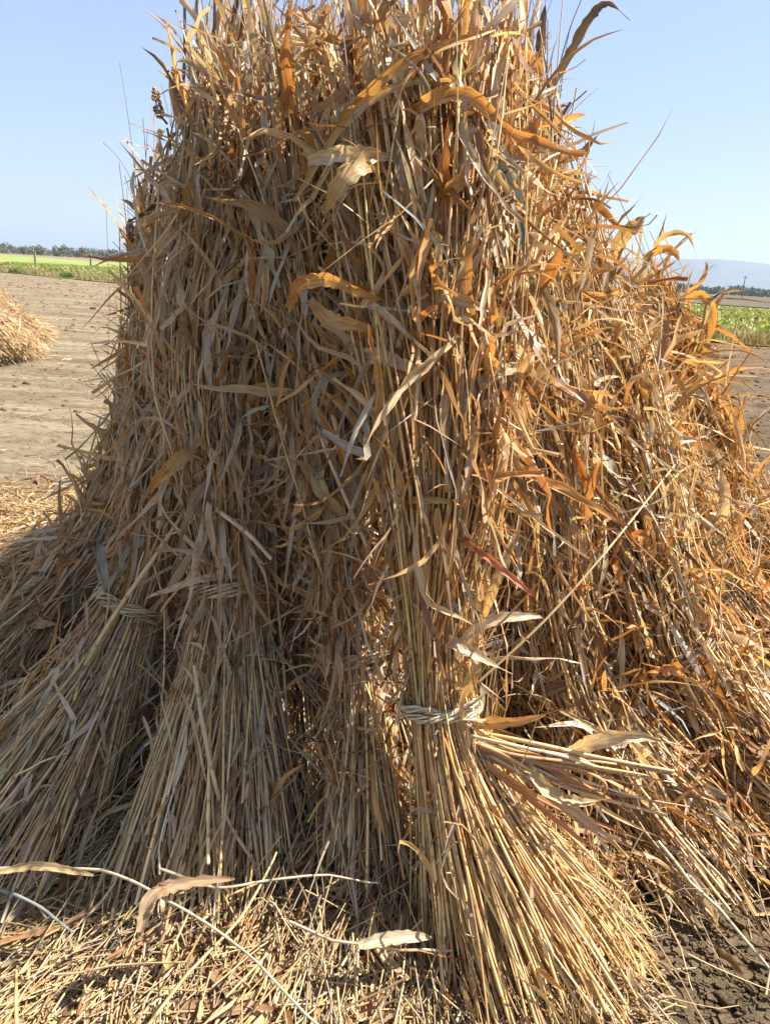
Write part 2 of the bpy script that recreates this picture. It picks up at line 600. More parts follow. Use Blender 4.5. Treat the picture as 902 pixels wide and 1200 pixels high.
STRAW = [(.56, .41, .20), (.62, .49, .28), (.47, .33, .17), (.66, .52, .27), (.40, .24, .11), (.50, .43, .31), (.46, .23, .09)]
STRAW_P = [.22, .22, .16, .14, .11, .09, .06]
LEAFC = [(.55, .38, .18), (.56, .34, .13), (.60, .48, .29), (.42, .22, .08), (.46, .38, .26), (.26, .16, .09), (.62, .56, .44), (.40, .41, .34)]


class Sheaf:
    pass


SHEAVES = []


def along(ax, n_, S, t0, t1, q0, q1, rb, wob=.012):
    """strands following the sheaf between t0 and t1; q0,q1 disc offsets at butt / head"""
    s = np.linspace(0, 1, S)[None]
    t = t0[:, None] * (1 - s) + t1[:, None] * s
    C = ax.pos(t)
    T = ax.tan(t)
    ref = np.array([0, 1.0, 0])
    A = nrm(np.cross(np.broadcast_to(ref, T.shape), T))
    B = np.cross(T, A)
    # offsets blend through the tie
    k = np.clip(t, 0, 1)[..., None]
    q = q0[:, None] * (1 - k) + q1[:, None] * k
    R = ax.rad(t)[..., None]
    f1, f2 = rng.uniform(3, 8, (n_, 1)), rng.uniform(0, 6.3, (n_, 1))
    wb = wob * rng.lognormal(0, .5, (n_, 1, 1)) * np.stack([np.sin(f1 * t + f2), np.cos(f1 * 1.3 * t + f2 * 2)], -1)
    o = q * R + wb * np.clip(R / .12, .25, 1.6)
    P = C + A * o[..., :1] + B * o[..., 1:]
    P[..., 2] = np.maximum(P[..., 2], .006 + .02 * rng.random((n_, 1)))
    return P, T, A, B, q


def disc(n_, pw=.38):
    a = rng.uniform(0, 2 * np.pi, n_)
    r = rng.random(n_) ** pw
    return np.stack([np.cos(a), np.sin(a)], -1) * r[:, None]


def make_sheaf(label, pts, rad, n_stalk=420, n_leaf=900, stalk_k=1.55, leaf_k=2.0, tie_c=None, mess=1.0, leaf_lo=.34, orange=.5, seeds=2, big=60, group=None,
               own=100, name='sheaf', spikes=26, butt_trim=.03, shred=500, msize=1.0, short=0.40):
    sh = Sheaf()
    ax = Axis(pts, rad)
    sh.ax, sh.label, sh.group, sh.own, sh.name = ax, label, group, own, name
    n_stalk = int(n_stalk * stalk_k); n_leaf = int(n_leaf * leaf_k); shred = int(shred * 3.0); big = int(big * .5)
    # ---- stalks
    q0 = disc(n_stalk, .45)
    rot = rng.normal(0, .8, n_stalk)
    q1 = np.stack([q0[:, 0] * np.cos(rot) - q0[:, 1] * np.sin(rot), q0[:, 0] * np.sin(rot) + q0[:, 1] * np.cos(rot)], -1)
    t0 = -butt_trim + rng.gamma(1.3, .06, n_stalk)
    t1 = rng.uniform(.72, 1.04, n_stalk)
    shortm = rng.random(n_stalk) < short
    t1 = np.where(shortm, t0 + rng.uniform(.15, .5, n_stalk), t1)
    hi = shortm & (rng.random(n_stalk) < .5)
    t0 = np.where(hi, rng.uniform(.1, .5, n_stalk), t0); t1 = np.where(hi, np.minimum(t0 + .45, 1.0), t1)
    P, T, A, B, q = along(ax, n_stalk, 16, t0, t1, q0, q1, rad)
    P = P + np.cumsum(rng.normal(0, .0022, P.shape), 1) * (rng.random((n_stalk, 1, 1)) < .5) * msize
    hk = rng.integers(3, 13, n_stalk)
    hs = np.maximum(np.arange(16)[None] - hk[:, None], 0)[..., None] / 10.0
    P = P + hs * rng.normal(0, .05, (n_stalk, 1, 3)) * (rng.random((n_stalk, 1, 1)) < .3) * msize
    # stray ones bend away
    stray = rng.random(n_stalk) < .38
    s = np.linspace(-1, 1, 16)[None, :, None]
    P = P + stray[:, None, None] * rng.normal(0, .038, (n_stalk, 1, 3)) * (s ** 2) * msize + rng.normal(0, .010, (n_stalk, 1, 3)) * s * msize
    P[..., 2] = np.maximum(P[..., 2], .006)
    thin = rng.random(n_stalk) < .45
    r0 = np.where(thin, rng.uniform(.0009, .0018, n_stalk), rng.uniform(.0019, .0040, n_stalk)) * msize
    Rr = r0[:, None] * np.linspace(1.08, .75, 16)[None]
    tint = pick(STRAW, n_stalk, .16, p=STRAW_P)
    tint = tint * (np.array([1.08, 1.0, .86]) if orange > .6 else np.array([1.04, 1.02, 1.0]))
    sh.stalk = tubes(P, Rr, tint)

    # ---- leaves
    sets = []

    def leaves(n_, lmin, lmax, wmin, wmax, S, across, tlo, thi, outw, scatter, curl, droop, rpow=.3, updown=.35, sh_r=1.0):
        outw, scatter, curl = outw * mess, scatter * (.35 + .65 * mess), curl * (.4 + .6 * mess)
        qa = disc(n_, rpow)
        rt = rng.normal(0, .4, n_)
        t = tlo + (thi - tlo) * rng.random(n_) ** .85
        C, Tn = ax.pos(t), ax.tan(t)
        ref = np.array([0, 1.0, 0])
        Aa = nrm(np.cross(np.broadcast_to(ref, Tn.shape), Tn)); Bb = np.cross(Tn, Aa)
        R = ax.rad(t)[:, None]
        outn = nrm(Aa * qa[:, :1] + Bb * qa[:, 1:])
        P0 = C + (Aa * qa[:, :1] + Bb * qa[:, 1:]) * R * sh_r
        keep = np.ones(n_, bool)
        inward = np.sum(outn[:, :2] * nrm((SC[:2] - P0[:, :2])), -1) > .5
        keep &= ~(inward & (rng.random(n_) < .6))
        P0, outn, Tn, t = P0[keep], outn[keep], Tn[keep], t[keep]
        n2 = len(P0)
        sgn = np.where(rng.random((n2, 1)) < updown, 1.0, -1.0)
        d = nrm(Tn * sgn + outn * rng.normal(outw, .22 * (.3 + .7 * mess), (n2, 1)) + rng.normal(0, scatter, (n2, 3)))
        Ln = np.exp(rng.uniform(math.log(lmin), math.log(lmax), n2)) * msize
        step = Ln / (S - 1)
        axis = nrm(np.cross(d, outn) + rng.normal(0, .7, (n2, 3)))
        ang = rng.normal(0, curl, n2) * 6 / S
        Pk = [P0]
        kink = rng.normal(0, .3 + .7 * mess, (n2, 3)) * (rng.random((n2, 1)) < .45)
        kat = rng.integers(1, S - 1, (n2, 1))
        for k in range(S - 1):
            ca, sa = np.cos(ang)[:, None], np.sin(ang)[:, None]
            d = d * ca + np.cross(axis, d) * sa + axis * np.sum(axis * d, -1, keepdims=True) * (1 - ca)
            d = d + np.array([0, 0, -1.0]) * droop * rng.uniform(.3, 1.6, (n2, 1)) * 6 / S + rng.normal(0, .11, (n2, 3))
            d = nrm(d + kink * (kat == k))
            Pk.append(Pk[-1] + d * step[:, None])
            ang = ang * rng.uniform(.9, 1.25, n2)
        Pm = np.stack(Pk, 1)
        Pm[..., 2] = np.maximum(Pm[..., 2], .01)
        wd = np.exp(rng.uniform(math.log(wmin), math.log(wmax), n2)) * msize
        s = np.linspace(0, 1, S)[None]
        pk = rng.uniform(.2, .5, (n2, 1))
        prof = np.where(s < pk, .45 + .55 * np.sin(s / pk * np.pi / 2), np.cos((s - pk) / (1 - pk) * np.pi / 2) ** .8)
        torn = (rng.random((n2, 1)) < .3) & (s > .6)
        prof = np.where(torn, np.maximum(prof, .55), prof)
        prof = np.maximum(prof, .04) * (1 + rng.normal(0, .16, (n2, S)))
        fold = rng.uniform(-.2, 1.1, n2) * np.where(rng.random(n2) < .2, 2.2, 1)
        wave = rng.uniform(.1, .6, n2)
        tw = rng.normal(0, 1.4, (n2, 1))
        Nb = nrm(outn + rng.normal(0, .45, (n2, 3)))[:, None] + 0 * Pm
        T_ = nrm(np.gradient(Pm, axis=1))
        Nb = nrm(Nb - T_ * np.sum(Nb * T_, -1, keepdims=True))
        an = (tw * s)[..., None]
        Nb = Nb * np.cos(an) + np.cross(T_, Nb) * np.sin(an)
        pr = np.array([.22, .12, .18, .10, .14, .10, .10, .04])
        pr = pr * (1 + (orange - .5) * np.array([1.2, 1.8, 0, 1.0, -1.2, -.2, -.6, -1.2]))
        pr = np.maximum(pr, .01); pr /= pr.sum()
        tn = pick(LEAFC, n2, .2, p=pr)
        pale = (rng.random((n2, 1)) < max(0, .55 - orange) * 1.9) * rng.uniform(.3, .9, (n2, 1))
        tn = tn * (1 - pale) + pale * np.array([.62, .53, .38]) * (1 + rng.normal(0, .1, (n2, 1)))
        sets.append(ribbons(Pm, Nb, wd[:, None] * prof * .5, fold, wave, tn, tip=rng.uniform(0, .9, n2), across=across))

    # hugging sheath strips, hanging blades, short curled scraps, big showy blades
    leaves(int(n_leaf * .80), .10, .38, .004, .022, 9, 3, leaf_lo, .99, .05, .20, .09, .02, updown=.5, sh_r=1.04)
    leaves(int(n_leaf * .45), .08, .30, .005, .024, 10, 3, leaf_lo, 1.0, .30, .42, .18, .10, updown=.55, sh_r=1.04)
    leaves(shred, .03, .13, .003, .012, 5, 3, .0, 1.03, .10, .45, .2, .02, rpow=.2, sh_r=1.04)
    leaves(int(shred * .8), .06, .26, .004, .014, 6, 3, .0, max(leaf_lo, .05) + .15, .12, .3, .12, .05, rpow=.2, sh_r=1.03)
    leaves(int(130 * min(mess, 1) ** 1.5), .14, .42, .0022, .0045, 6, 3, .0, 1.0, .12, .75, .03, .0, rpow=.12, sh_r=1.05)
    leaves(int(90 * min(mess, 1) ** 1.5), .10, .34, .006, .014, 8, 3, .0, .5, .3, .6, .12, .10, rpow=.12, sh_r=1.05)
    leaves(int(big * min(1, .3 + mess)), .14, .34, .018, .036, 14, 5, max(leaf_lo, .3), .95, .35, .4, .13, .14, rpow=.15, updown=.6)
    sh.leafsets = sets

    # ---- bare dark tops sticking out of the head
    if spikes:
        qa = disc(spikes, .4)
        t0s = rng.uniform(.8, .98, spikes)
        t1s = rng.uniform(1.03, 1.2, spikes)
        P, *_ = along(ax, spikes, 8, t0s, t1s, qa, qa * 1.25, rad)
        P = P + rng.normal(0, .03, (spikes, 1, 3)) * np.linspace(0, 1, 8)[None, :, None] ** 2
        Rr = rng.uniform(.0014, .0032, spikes)[:, None] * np.linspace(1, .4, 8)[None] * msize
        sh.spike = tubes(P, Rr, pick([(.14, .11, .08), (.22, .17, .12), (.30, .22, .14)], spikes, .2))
    else:
        sh.spike = None
    # ---- seed heads
    sh.seeds = []
    for k in range(seeds):
        qa = disc(1, .2)
        t_ = np.array([rng.uniform(.9, 1.06)])
        P, T, A, B, q = along(ax, 1, 2, t_, t_ + .02, qa, qa * 1.1, rad)
        sh.seeds.append((P[0, 0], nrm(T[0, 0] + rng.normal(0, .4, 3))))
    # ---- binding
    tt_ = ax.tt[1]
    c = ax.pos(np.array([tt_]))[0]; T = ax.tan(np.array([tt_]))[0]
    A = nrm(np.cross(np.array([0, 1.0, 0]), T)); B = np.cross(T, A)
    R = ax.rad(np.array([tt_]))[0]
    nb = 16
    ths = np.linspace(0, 2 * np.pi * 1.12, 70)
    rows = []
    slant = rng.normal(0, .12); s0 = rng.uniform(0, 6.28)
    for k in range(nb):
        ph = rng.uniform(0, 6.28)
        tr_ = rng.uniform(.35, 1.0) * .0085 * msize
        lay = (k % 2) * .016 * msize
        end = np.maximum(ths - 6.6, 0) * rng.uniform(0, .12, 2)[0]
        rr = (R * .96 + .004 if tie_c and len(tie_c) == 3 else (R * 1.1 + .013 if tie_c else R * 1.10 + .014)) + tr_ * np.cos(4.2 * ths + ph) + .003 * np.sin(ths * 2 + s0) + end
        zz = lay + tr_ * 1.3 * np.sin(4.2 * ths + ph) + R * slant * np.cos(ths + s0) - end * rng.normal(0, .7)
        th_ = ths + s0
        rows.append(c + (np.cos(th_)[:, None] * A + np.sin(th_)[:, None] * B) * rr[:, None] + T * zz[:, None])
    sh.bind = tubes(np.array(rows), np.full((nb, 70), 0.0024 * msize) * rng.uniform(.5, 1.4, (nb, 1)),
                    pick(tie_c or [(.56, .46, .29), (.48, .38, .22), (.60, .52, .36), (.40, .32, .2)], nb, .12))
    sh.named = []
    SHEAVES.append(sh)
    return sh


G_A, G_T, G_P = gnd, at, None


def add_leaf(sh, pts, wpx, colr, label=None, curlfold=.5, face=None, wave=.2, name='leaf'):
    """a particular blade seen in the photo; pts are world points"""
    C = catmull([at(*q) for q in pts], 8)
    S = len(C)
    s = np.linspace(0, 1, S)
    Y = pts[len(pts) // 2][2]
    wd = wpx / FPX * Y * 1.05
    prof = np.clip(np.sin(np.clip(s * 1.0 + .12, 0, 1) * np.pi) ** .7, .06, 1)
    Nb = nrm(CAM - C.mean(0)) if face is None else nrm(np.array(face, float))
    T_ = nrm(np.gradient(C, axis=0))
    Nn = np.broadcast_to(Nb, C.shape)
    Nn = nrm(Nn - T_ * np.sum(Nn * T_, -1, keepdims=True))
    an = (rng.normal(0, .35) * s + rng.normal(0, .15))[:, None]
    Nn = Nn * np.cos(an) + np.cross(T_, Nn) * np.sin(an)
    g = ribbons(C[None], Nn[None], (wd * prof * .5)[None], np.array([curlfold]), np.array([wave]), np.array([colr]),
                tip=np.array([.5]), across=5)
    sh.named.append((name, g, label, MAT_LEAF))


def add_stalk(sh, pts, rpx, colr, label=None):
    C = catmull([at(*q) for q in pts], 8)
    Y = pts[0][2]
    r = rpx / FPX * Y / 2
    g = tubes(C[None], np.full((1, len(C)), r) * np.linspace(1.1, .8, len(C))[None], np.array([colr]), sides=7)
    sh.named.append(('stalk', g, label, MAT_STALK))


GRP = 'tied sheaves leaning together in the big stack'
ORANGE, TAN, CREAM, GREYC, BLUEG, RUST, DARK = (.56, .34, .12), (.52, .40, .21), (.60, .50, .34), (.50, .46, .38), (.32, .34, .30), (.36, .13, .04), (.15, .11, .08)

A_ = make_sheaf('tall sheaf tied low in front, butts fanning out right over the litter',
                [gnd(625, 1155), at(515, 828, 1.50), at(520, 480, 1.60), at(503, 70, 1.86)], [.26, .062, .150, .205],
                mess=.65, n_stalk=680, n_leaf=900, leaf_lo=.52, orange=.65, big=90, group=GRP, shred=350, short=.15)
B_ = make_sheaf('narrow sheaf with a pale twisted straw band, left of the tallest front sheaf',
                [gnd(430, 1085), at(420, 775, 1.70), at(385, 520, 1.86), at(345, 110, 2.08)], [.14, .052, .11, .22],
                mess=.7, tie_c=[(.62,.54,.38),(.56,.47,.31)], n_stalk=380, n_leaf=900, leaf_lo=.36, orange=.45, big=60, group=GRP, shred=500)
C_ = make_sheaf('broad shaded sheaf with a wide dark band, second from the left in front',
                [gnd(245, 1055), at(272, 694, 1.88), at(262, 420, 2.02), at(320, 110, 2.22)], [.25, .09, .17, .18], tie_c=[(.40, .31, .20), (.48, .36, .22)],
                mess=.35, n_stalk=560, n_leaf=1100, leaf_lo=.36, orange=.3, big=60, group=GRP, shred=700)
D_ = make_sheaf('shaded sheaf leaning right, pale tie and butts spread to the left edge',
                [gnd(-5, 1015), at(155, 715, 1.98), at(218, 450, 2.15), at(288, 95, 2.42)], [.28, .075, .13, .12],
                mess=.2, n_stalk=480, n_leaf=1000, leaf_lo=.38, orange=.35, big=50, group=GRP, shred=700, seeds=4)
E_ = make_sheaf('dark outer sheaf lying low at the left foot of the big stack',
                [gnd(-110, 880), at(48, 718, 2.25), at(130, 615, 2.45), at(200, 430, 2.65)], [.24, .10, .09, .08], tie_c=[(.30, .22, .14), (.38, .26, .15), (.24, .16, .10)],
                mess=.5, n_stalk=380, n_leaf=800, leaf_lo=.3, orange=.35, big=25, group=GRP, spikes=4)
E2 = make_sheaf('sheaf on the left rim of the big stack showing its leafy side',
                [gnd(10, 690), at(128, 600, 2.8), at(184, 430, 2.75), at(196, 268, 2.72)], [.20, .07, .10, .09],
                mess=.12, n_stalk=320, n_leaf=1100, leaf_lo=.3, orange=.5, big=30, group=GRP, seeds=4)
Z_ = make_sheaf('recessed dark sheaf in the gap behind the narrow banded sheaf',
                [gnd(345, 1010), at(340, 740, 2.06), at(345, 480, 2.16), at(370, 90, 2.35)], [.19, .12, .15, .2], tie_c=[(.30, .22, .14), (.38, .26, .15), (.24, .16, .10)],
                n_stalk=380, n_leaf=800, leaf_lo=.25, orange=.4, big=20, group=GRP)
F1 = make_sheaf('sheaf leaning left behind the tallest front sheaf, long butts down to bare soil',
                [gnd(825, 1035), at(668, 790, 1.98), at(618, 480, 2.08), at(552, 125, 2.28)], [.22, .14, .17, .145], tie_c=[(.30, .22, .14), (.38, .26, .15), (.24, .16, .10)],
                mess=.8, n_stalk=460, n_leaf=1100, leaf_lo=.12, orange=.6, big=70, group=GRP)
F2 = make_sheaf('leafy slanting sheaf at the middle right of the big stack',
                [gnd(960, 1000), at(780, 770, 2.05), at(700, 500, 2.25), at(610, 225, 2.5)], [.26, .18, .18, .14], tie_c=[(.30, .22, .14), (.38, .26, .15), (.24, .16, .10)],
                n_stalk=460, n_leaf=1300, leaf_lo=.08, orange=.6, big=70, group=GRP)
F3 = make_sheaf('orange sheaf reaching the right picture edge with curled rusty leaves',
                [gnd(1080, 930), at(865, 750, 2.22), at(775, 590, 2.4), at(695, 355, 2.6)], [.24, .17, .15, .12], tie_c=[(.30, .22, .14), (.38, .26, .15), (.24, .16, .10)],
                n_stalk=380, n_leaf=1200, leaf_lo=.04, orange=.75, big=60, group=GRP, spikes=8)
G_ = make_sheaf('low outermost sheaf on the right, glowing orange leaves against the field',
                [gnd(1090, 800), at(895, 665, 2.65), at(808, 500, 2.7), at(752, 352, 2.72)], [.24, .15, .12, .10], tie_c=[(.30, .22, .14), (.38, .26, .15), (.24, .16, .10)],
                n_stalk=360, n_leaf=1200, leaf_lo=.04, orange=.85, big=60, group=GRP, spikes=8)
# middle and rear of the stack
REAR = [('added sheaf blocking light in the hollow right behind the tallest front sheaf', (.20, 1.92), (.15, 2.25), .23, 1.85, 60),  # extra sheaf put in to stop sunlight leaking between the front sheaves
        ('upright sheaf in the middle of the stack, only its ragged top showing', (.10, 2.55), (.05, 2.55), .20, 2.08, 90),
        ('upright inner sheaf topping out left of the middle', (-.28, 2.65), (-.14, 2.62), .20, 2.05, 90),
        ('upright inner sheaf topping out right of the middle', (.45, 2.6), (.22, 2.6), .17, 1.98, 90),
        ('rear sheaf leaning in from the back left', (-.75, 3.35), (-.25, 2.95), .2, 2.05, 40),
        ('rear sheaf leaning in from straight behind', (.15, 3.75), (.12, 3.0), .22, 2.05, 40),
        ('rear sheaf leaning in from the back right', (1.0, 3.45), (.34, 2.95), .17, 1.88, 40),
        ('rear sheaf low at the far right of the stack', (1.2, 3.0), (.58, 2.85), .15, 1.42, 40)]
for lab, b, h, r, z, big in REAR:
    b3, h3 = np.array([*b, .0]), np.array([*h, z])
    mid = b3 * .45 + h3 * .55
    tie = b3 * .72 + h3 * .28
    make_sheaf(lab, [b3, tie, mid, h3], ([r, r * .95, r * .85, r * .8] if z < 1.88 and h[0] == .15 else [r, r * .5, r * .8, r]), tie_c=[(.30, .22, .14), (.38, .26, .15), (.24, .16, .10)], mess=(.2 if h[0] < .1 else .75), n_stalk=260, n_leaf=750, leaf_lo=.25, orange=.55,
               big=big // 2, group=GRP, shred=250, own=40, spikes=30)

# particular blades and straws of the photo
add_leaf(A_, [(362, 188, 1.70), (400, 182, 1.56), (440, 183, 1.56), (470, 190, 1.62)], 17, CREAM, 'pale broad blade curling left')
add_leaf(A_, [(460, 185, 1.64), (420, 192, 1.52), (392, 225, 1.50), (378, 262, 1.56)], 22, TAN, 'wide golden blade folded down')
add_leaf(A_, [(338, 360, 1.68), (352, 332, 1.58), (388, 328, 1.52), (430, 345, 1.50), (472, 358, 1.54)], 15, ORANGE)
add_leaf(A_, [(362, 352, 1.66), (385, 375, 1.54), (425, 385, 1.52), (455, 392, 1.56)], 16, ORANGE)
add_leaf(A_, [(415, 428, 1.64), (438, 416, 1.52), (475, 428, 1.48), (525, 448, 1.50)], 17, CREAM, 'pale blade bent flat to the right')
add_leaf(A_, [(412, 434, 1.62), (380, 445, 1.56), (368, 470, 1.56), (375, 496, 1.58), (395, 510, 1.60)], 7, BLUEG, 'blue grey curled blade')
add_leaf(A_, [(378, 505, 1.62), (410, 525, 1.52), (450, 540, 1.50), (498, 545, 1.54)], 10, GREYC)
add_leaf(A_, [(488, 350, 1.58), (510, 344, 1.50), (550, 355, 1.48), (592, 372, 1.52)], 15, TAN)
add_leaf(A_, [(455, 580, 1.58), (485, 585, 1.46), (520, 586, 1.44), (552, 592, 1.48)], 10, TAN)
add_leaf(A_, [(520, 250, 1.66), (530, 222, 1.52), (548, 206, 1.54), (556, 204, 1.62)], 15, ORANGE, 'cupped orange blade')
add_leaf(A_, [(380, 170, 1.80), (420, 120, 1.62), (480, 70, 1.58), (560, 40, 1.64), (600, 30, 1.72)], 10, ORANGE)
add_leaf(A_, [(345, 235, 1.76), (400, 150, 1.64), (455, 105, 1.60), (510, 96, 1.62), (560, 130, 1.66)], 9, TAN)
add_leaf(A_, [(470, 150, 1.68), (505, 118, 1.58), (548, 112, 1.58), (590, 150, 1.62), (612, 190, 1.68)], 15, ORANGE)
add_leaf(A_, [(530, 860, 1.56), (560, 848, 1.44), (610, 845, 1.38), (660, 830, 1.36)], 15, ORANGE)
add_leaf(A_, [(655, 832, 1.36), (690, 850, 1.36), (705, 862, 1.36)], 6, TAN)
add_leaf(A_, [(668, 880, 1.44), (700, 868, 1.38), (745, 862, 1.36), (795, 874, 1.40)], 20, CREAM, 'pale blade pointing right over the butts')
add_leaf(A_, [(600, 870, 1.44), (640, 925, 1.36), (680, 940, 1.36), (712, 936, 1.38)], 16, TAN)
add_leaf(A_, [(505, 762, 1.56), (525, 752, 1.46), (560, 770, 1.44), (600, 790, 1.46)], 17, CREAM, 'whitish blade beside the tie')
add_leaf(A_, [(520, 830, 1.52), (545, 805, 1.44), (558, 780, 1.44), (562, 745, 1.50)], 16, TAN)
add_leaf(A_, [(498, 830, 1.52), (530, 770, 1.48), (570, 730, 1.46), (625, 722, 1.48), (640, 728, 1.54)], 14, CREAM)
add_leaf(A_, [(690, 655, 1.52), (640, 618, 1.46), (560, 552, 1.50), (520, 500, 1.60)], 4, CREAM)
add_leaf(A_, [(512, 610, 1.56), (560, 645, 1.42), (610, 685, 1.36), (635, 708, 1.40)], 9, (.52, .22, .12))
add_leaf(A_, [(560, 735, 1.54), (578, 690, 1.44), (598, 640, 1.44), (600, 628, 1.46)], 12, TAN)
for k in range(26):
    u_ = rng.random()
    x1, y1 = 690 + 120 * rng.random(), 895 + 150 * u_ ** 1.2
    mx_, my_ = 610 + rng.normal(0, 14), 872 + 40 * u_ + rng.normal(0, 5)
    P_ = [(522 + rng.normal(0, 8), 850 + 14 * u_, 1.49), (mx_, my_, 1.41), (mx_ + 75, (my_ + y1) / 2 + 6 * u_, 1.38 + .02 * rng.random()), (x1, y1, 1.39)]
    c_ = [ORANGE, TAN, CREAM, (.54, .33, .17), (.50, .25, .12)][k % 5]
    if k % 3:
        add_stalk(A_, P_, rng.uniform(2.5, 5.5), c_)
    else:
        add_leaf(A_, P_, rng.uniform(5, 10), c_)
add_leaf(B_, [(385, 512, 1.86), (372, 560, 1.72), (400, 600, 1.70), (445, 640, 1.72)], 17, TAN)
add_stalk(B_, [(410, 560, 1.74), (385, 470, 1.76), (345, 360, 1.84), (300, 230, 2.0)], 7, CREAM)
add_stalk(B_, [(430, 640, 1.68), (395, 560, 1.70), (372, 500, 1.76), (350, 420, 1.84)], 5, CREAM)
add_leaf(C_, [(245, 522, 1.92), (215, 535, 1.82), (185, 562, 1.82), (165, 592, 1.90)], 17, (.52, .34, .14), 'golden blade bent over to the left')
add_leaf(C_, [(232, 425, 2.0), (240, 418, 1.9), (256, 424, 1.9), (262, 440, 1.94)], 15, CREAM)
add_leaf(D_, [(192, 398, 2.12), (188, 425, 2.02), (190, 448, 2.04)], 15, (.46, .30, .13), 'hanging golden blade')
add_leaf(D_, [(163, 545, 2.1), (148, 570, 1.98), (128, 600, 1.98)], 18, (.44, .30, .15))
add_leaf(D_, [(118, 640, 2.0), (120, 670, 1.92), (128, 700, 1.92)], 14, BLUEG, 'pale grey mould-coated blade')
add_leaf(D_, [(165, 240, 2.4), (172, 215, 2.35), (182, 190, 2.35)], 6, GREYC)
add_stalk(D_, [(100, 780, 1.8), (135, 720, 1.78), (190, 640, 1.82), (235, 570, 1.95)], 6, TAN)
add_stalk(C_, [(245, 590, 1.85), (290, 625, 1.78), (318, 655, 1.78)], 6, CREAM)
add_stalk(C_, [(228, 780, 1.66), (240, 860, 1.55), (262, 950, 1.48), (300, 1015, 1.44)], 6, TAN)
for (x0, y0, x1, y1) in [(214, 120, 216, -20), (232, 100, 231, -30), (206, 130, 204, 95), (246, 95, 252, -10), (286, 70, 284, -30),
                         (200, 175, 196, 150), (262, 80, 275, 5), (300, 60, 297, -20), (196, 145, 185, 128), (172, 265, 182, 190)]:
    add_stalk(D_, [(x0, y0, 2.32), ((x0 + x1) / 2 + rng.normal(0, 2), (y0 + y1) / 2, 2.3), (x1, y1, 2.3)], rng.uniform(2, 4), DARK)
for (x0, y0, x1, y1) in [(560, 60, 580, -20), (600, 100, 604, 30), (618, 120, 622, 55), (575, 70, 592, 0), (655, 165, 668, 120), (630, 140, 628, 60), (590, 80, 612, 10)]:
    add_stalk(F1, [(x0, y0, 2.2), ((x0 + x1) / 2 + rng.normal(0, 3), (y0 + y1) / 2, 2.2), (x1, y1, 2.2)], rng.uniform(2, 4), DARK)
for q in ([(654, 528, 2.0), (672, 530, 1.9), (685, 560, 1.88), (690, 592, 1.92)], [(715, 655, 2.0), (722, 668, 1.92), (728, 695, 1.92)],
          [(738, 632, 2.0), (752, 628, 1.93), (756, 660, 1.92)], [(600, 700, 1.9), (640, 640, 1.95), (660, 600, 2.0)]):
    add_leaf(F2, q, 12, (.48, .21, .07), 'cupped rusty orange leaf sheath')
add_leaf(F1, [(595, 548, 2.0), (618, 530, 1.86), (632, 510, 1.86)], 20, TAN)
add_leaf(F1, [(540, 545, 1.98), (562, 535, 1.84), (610, 550, 1.80), (646, 548, 1.82)], 13, ORANGE)
add_leaf(F1, [(590, 155, 2.15), (600, 172, 2.02), (604, 190, 2.02)], 20, ORANGE)
add_leaf(F1, [(570, 300, 2.1), (590, 285, 1.98), (620, 292, 1.96), (632, 290, 2.0)], 20, (.56, .36, .12))
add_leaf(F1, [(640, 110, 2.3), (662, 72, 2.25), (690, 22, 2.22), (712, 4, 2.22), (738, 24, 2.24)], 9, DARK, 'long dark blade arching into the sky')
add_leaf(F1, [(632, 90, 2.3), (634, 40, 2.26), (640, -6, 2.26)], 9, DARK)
add_leaf(F1, [(560, 130, 2.2), (590, 62, 2.05), (625, 75, 2.02), (640, 96, 2.1)], 16, ORANGE)
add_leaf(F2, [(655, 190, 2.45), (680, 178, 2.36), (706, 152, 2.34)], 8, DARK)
add_leaf(F3, [(718, 306, 2.55), (728, 280, 2.46), (745, 262, 2.44), (762, 250, 2.44)], 15, TAN, 'brown blade standing up against the sky')
add_leaf(F3, [(755, 302, 2.55), (775, 292, 2.46), (790, 296, 2.46), (798, 312, 2.48)], 9, ORANGE)
add_leaf(F3, [(765, 290, 2.55), (780, 275, 2.46), (805, 275, 2.44), (816, 302, 2.44)], 6, TAN)
add_leaf(G_, [(800, 350, 2.7), (822, 345, 2.62), (836, 370, 2.6), (830, 400, 2.62), (820, 430, 2.66)], 10, ORANGE)
add_leaf(G_, [(800, 345, 2.7), (820, 330, 2.62), (827, 312, 2.62), (824, 305, 2.62)], 5, ORANGE)
add_leaf(F3, [(838, 628, 2.3), (848, 590, 2.2), (845, 560, 2.2), (840, 545, 2.24)], 13, CREAM)
add_leaf(F3, [(770, 560, 2.3), (785, 525, 2.2), (800, 515, 2.2), (828, 518, 2.22)], 12, GREYC)
add_stalk(F3, [(775, 585, 2.2), (762, 500, 2.26), (745, 440, 2.36)], 7, TAN)
add_stalk(F1, [(560, 800, 1.62), (640, 725, 1.66), (715, 640, 1.75), (790, 545, 1.95)], 3.5, TAN)

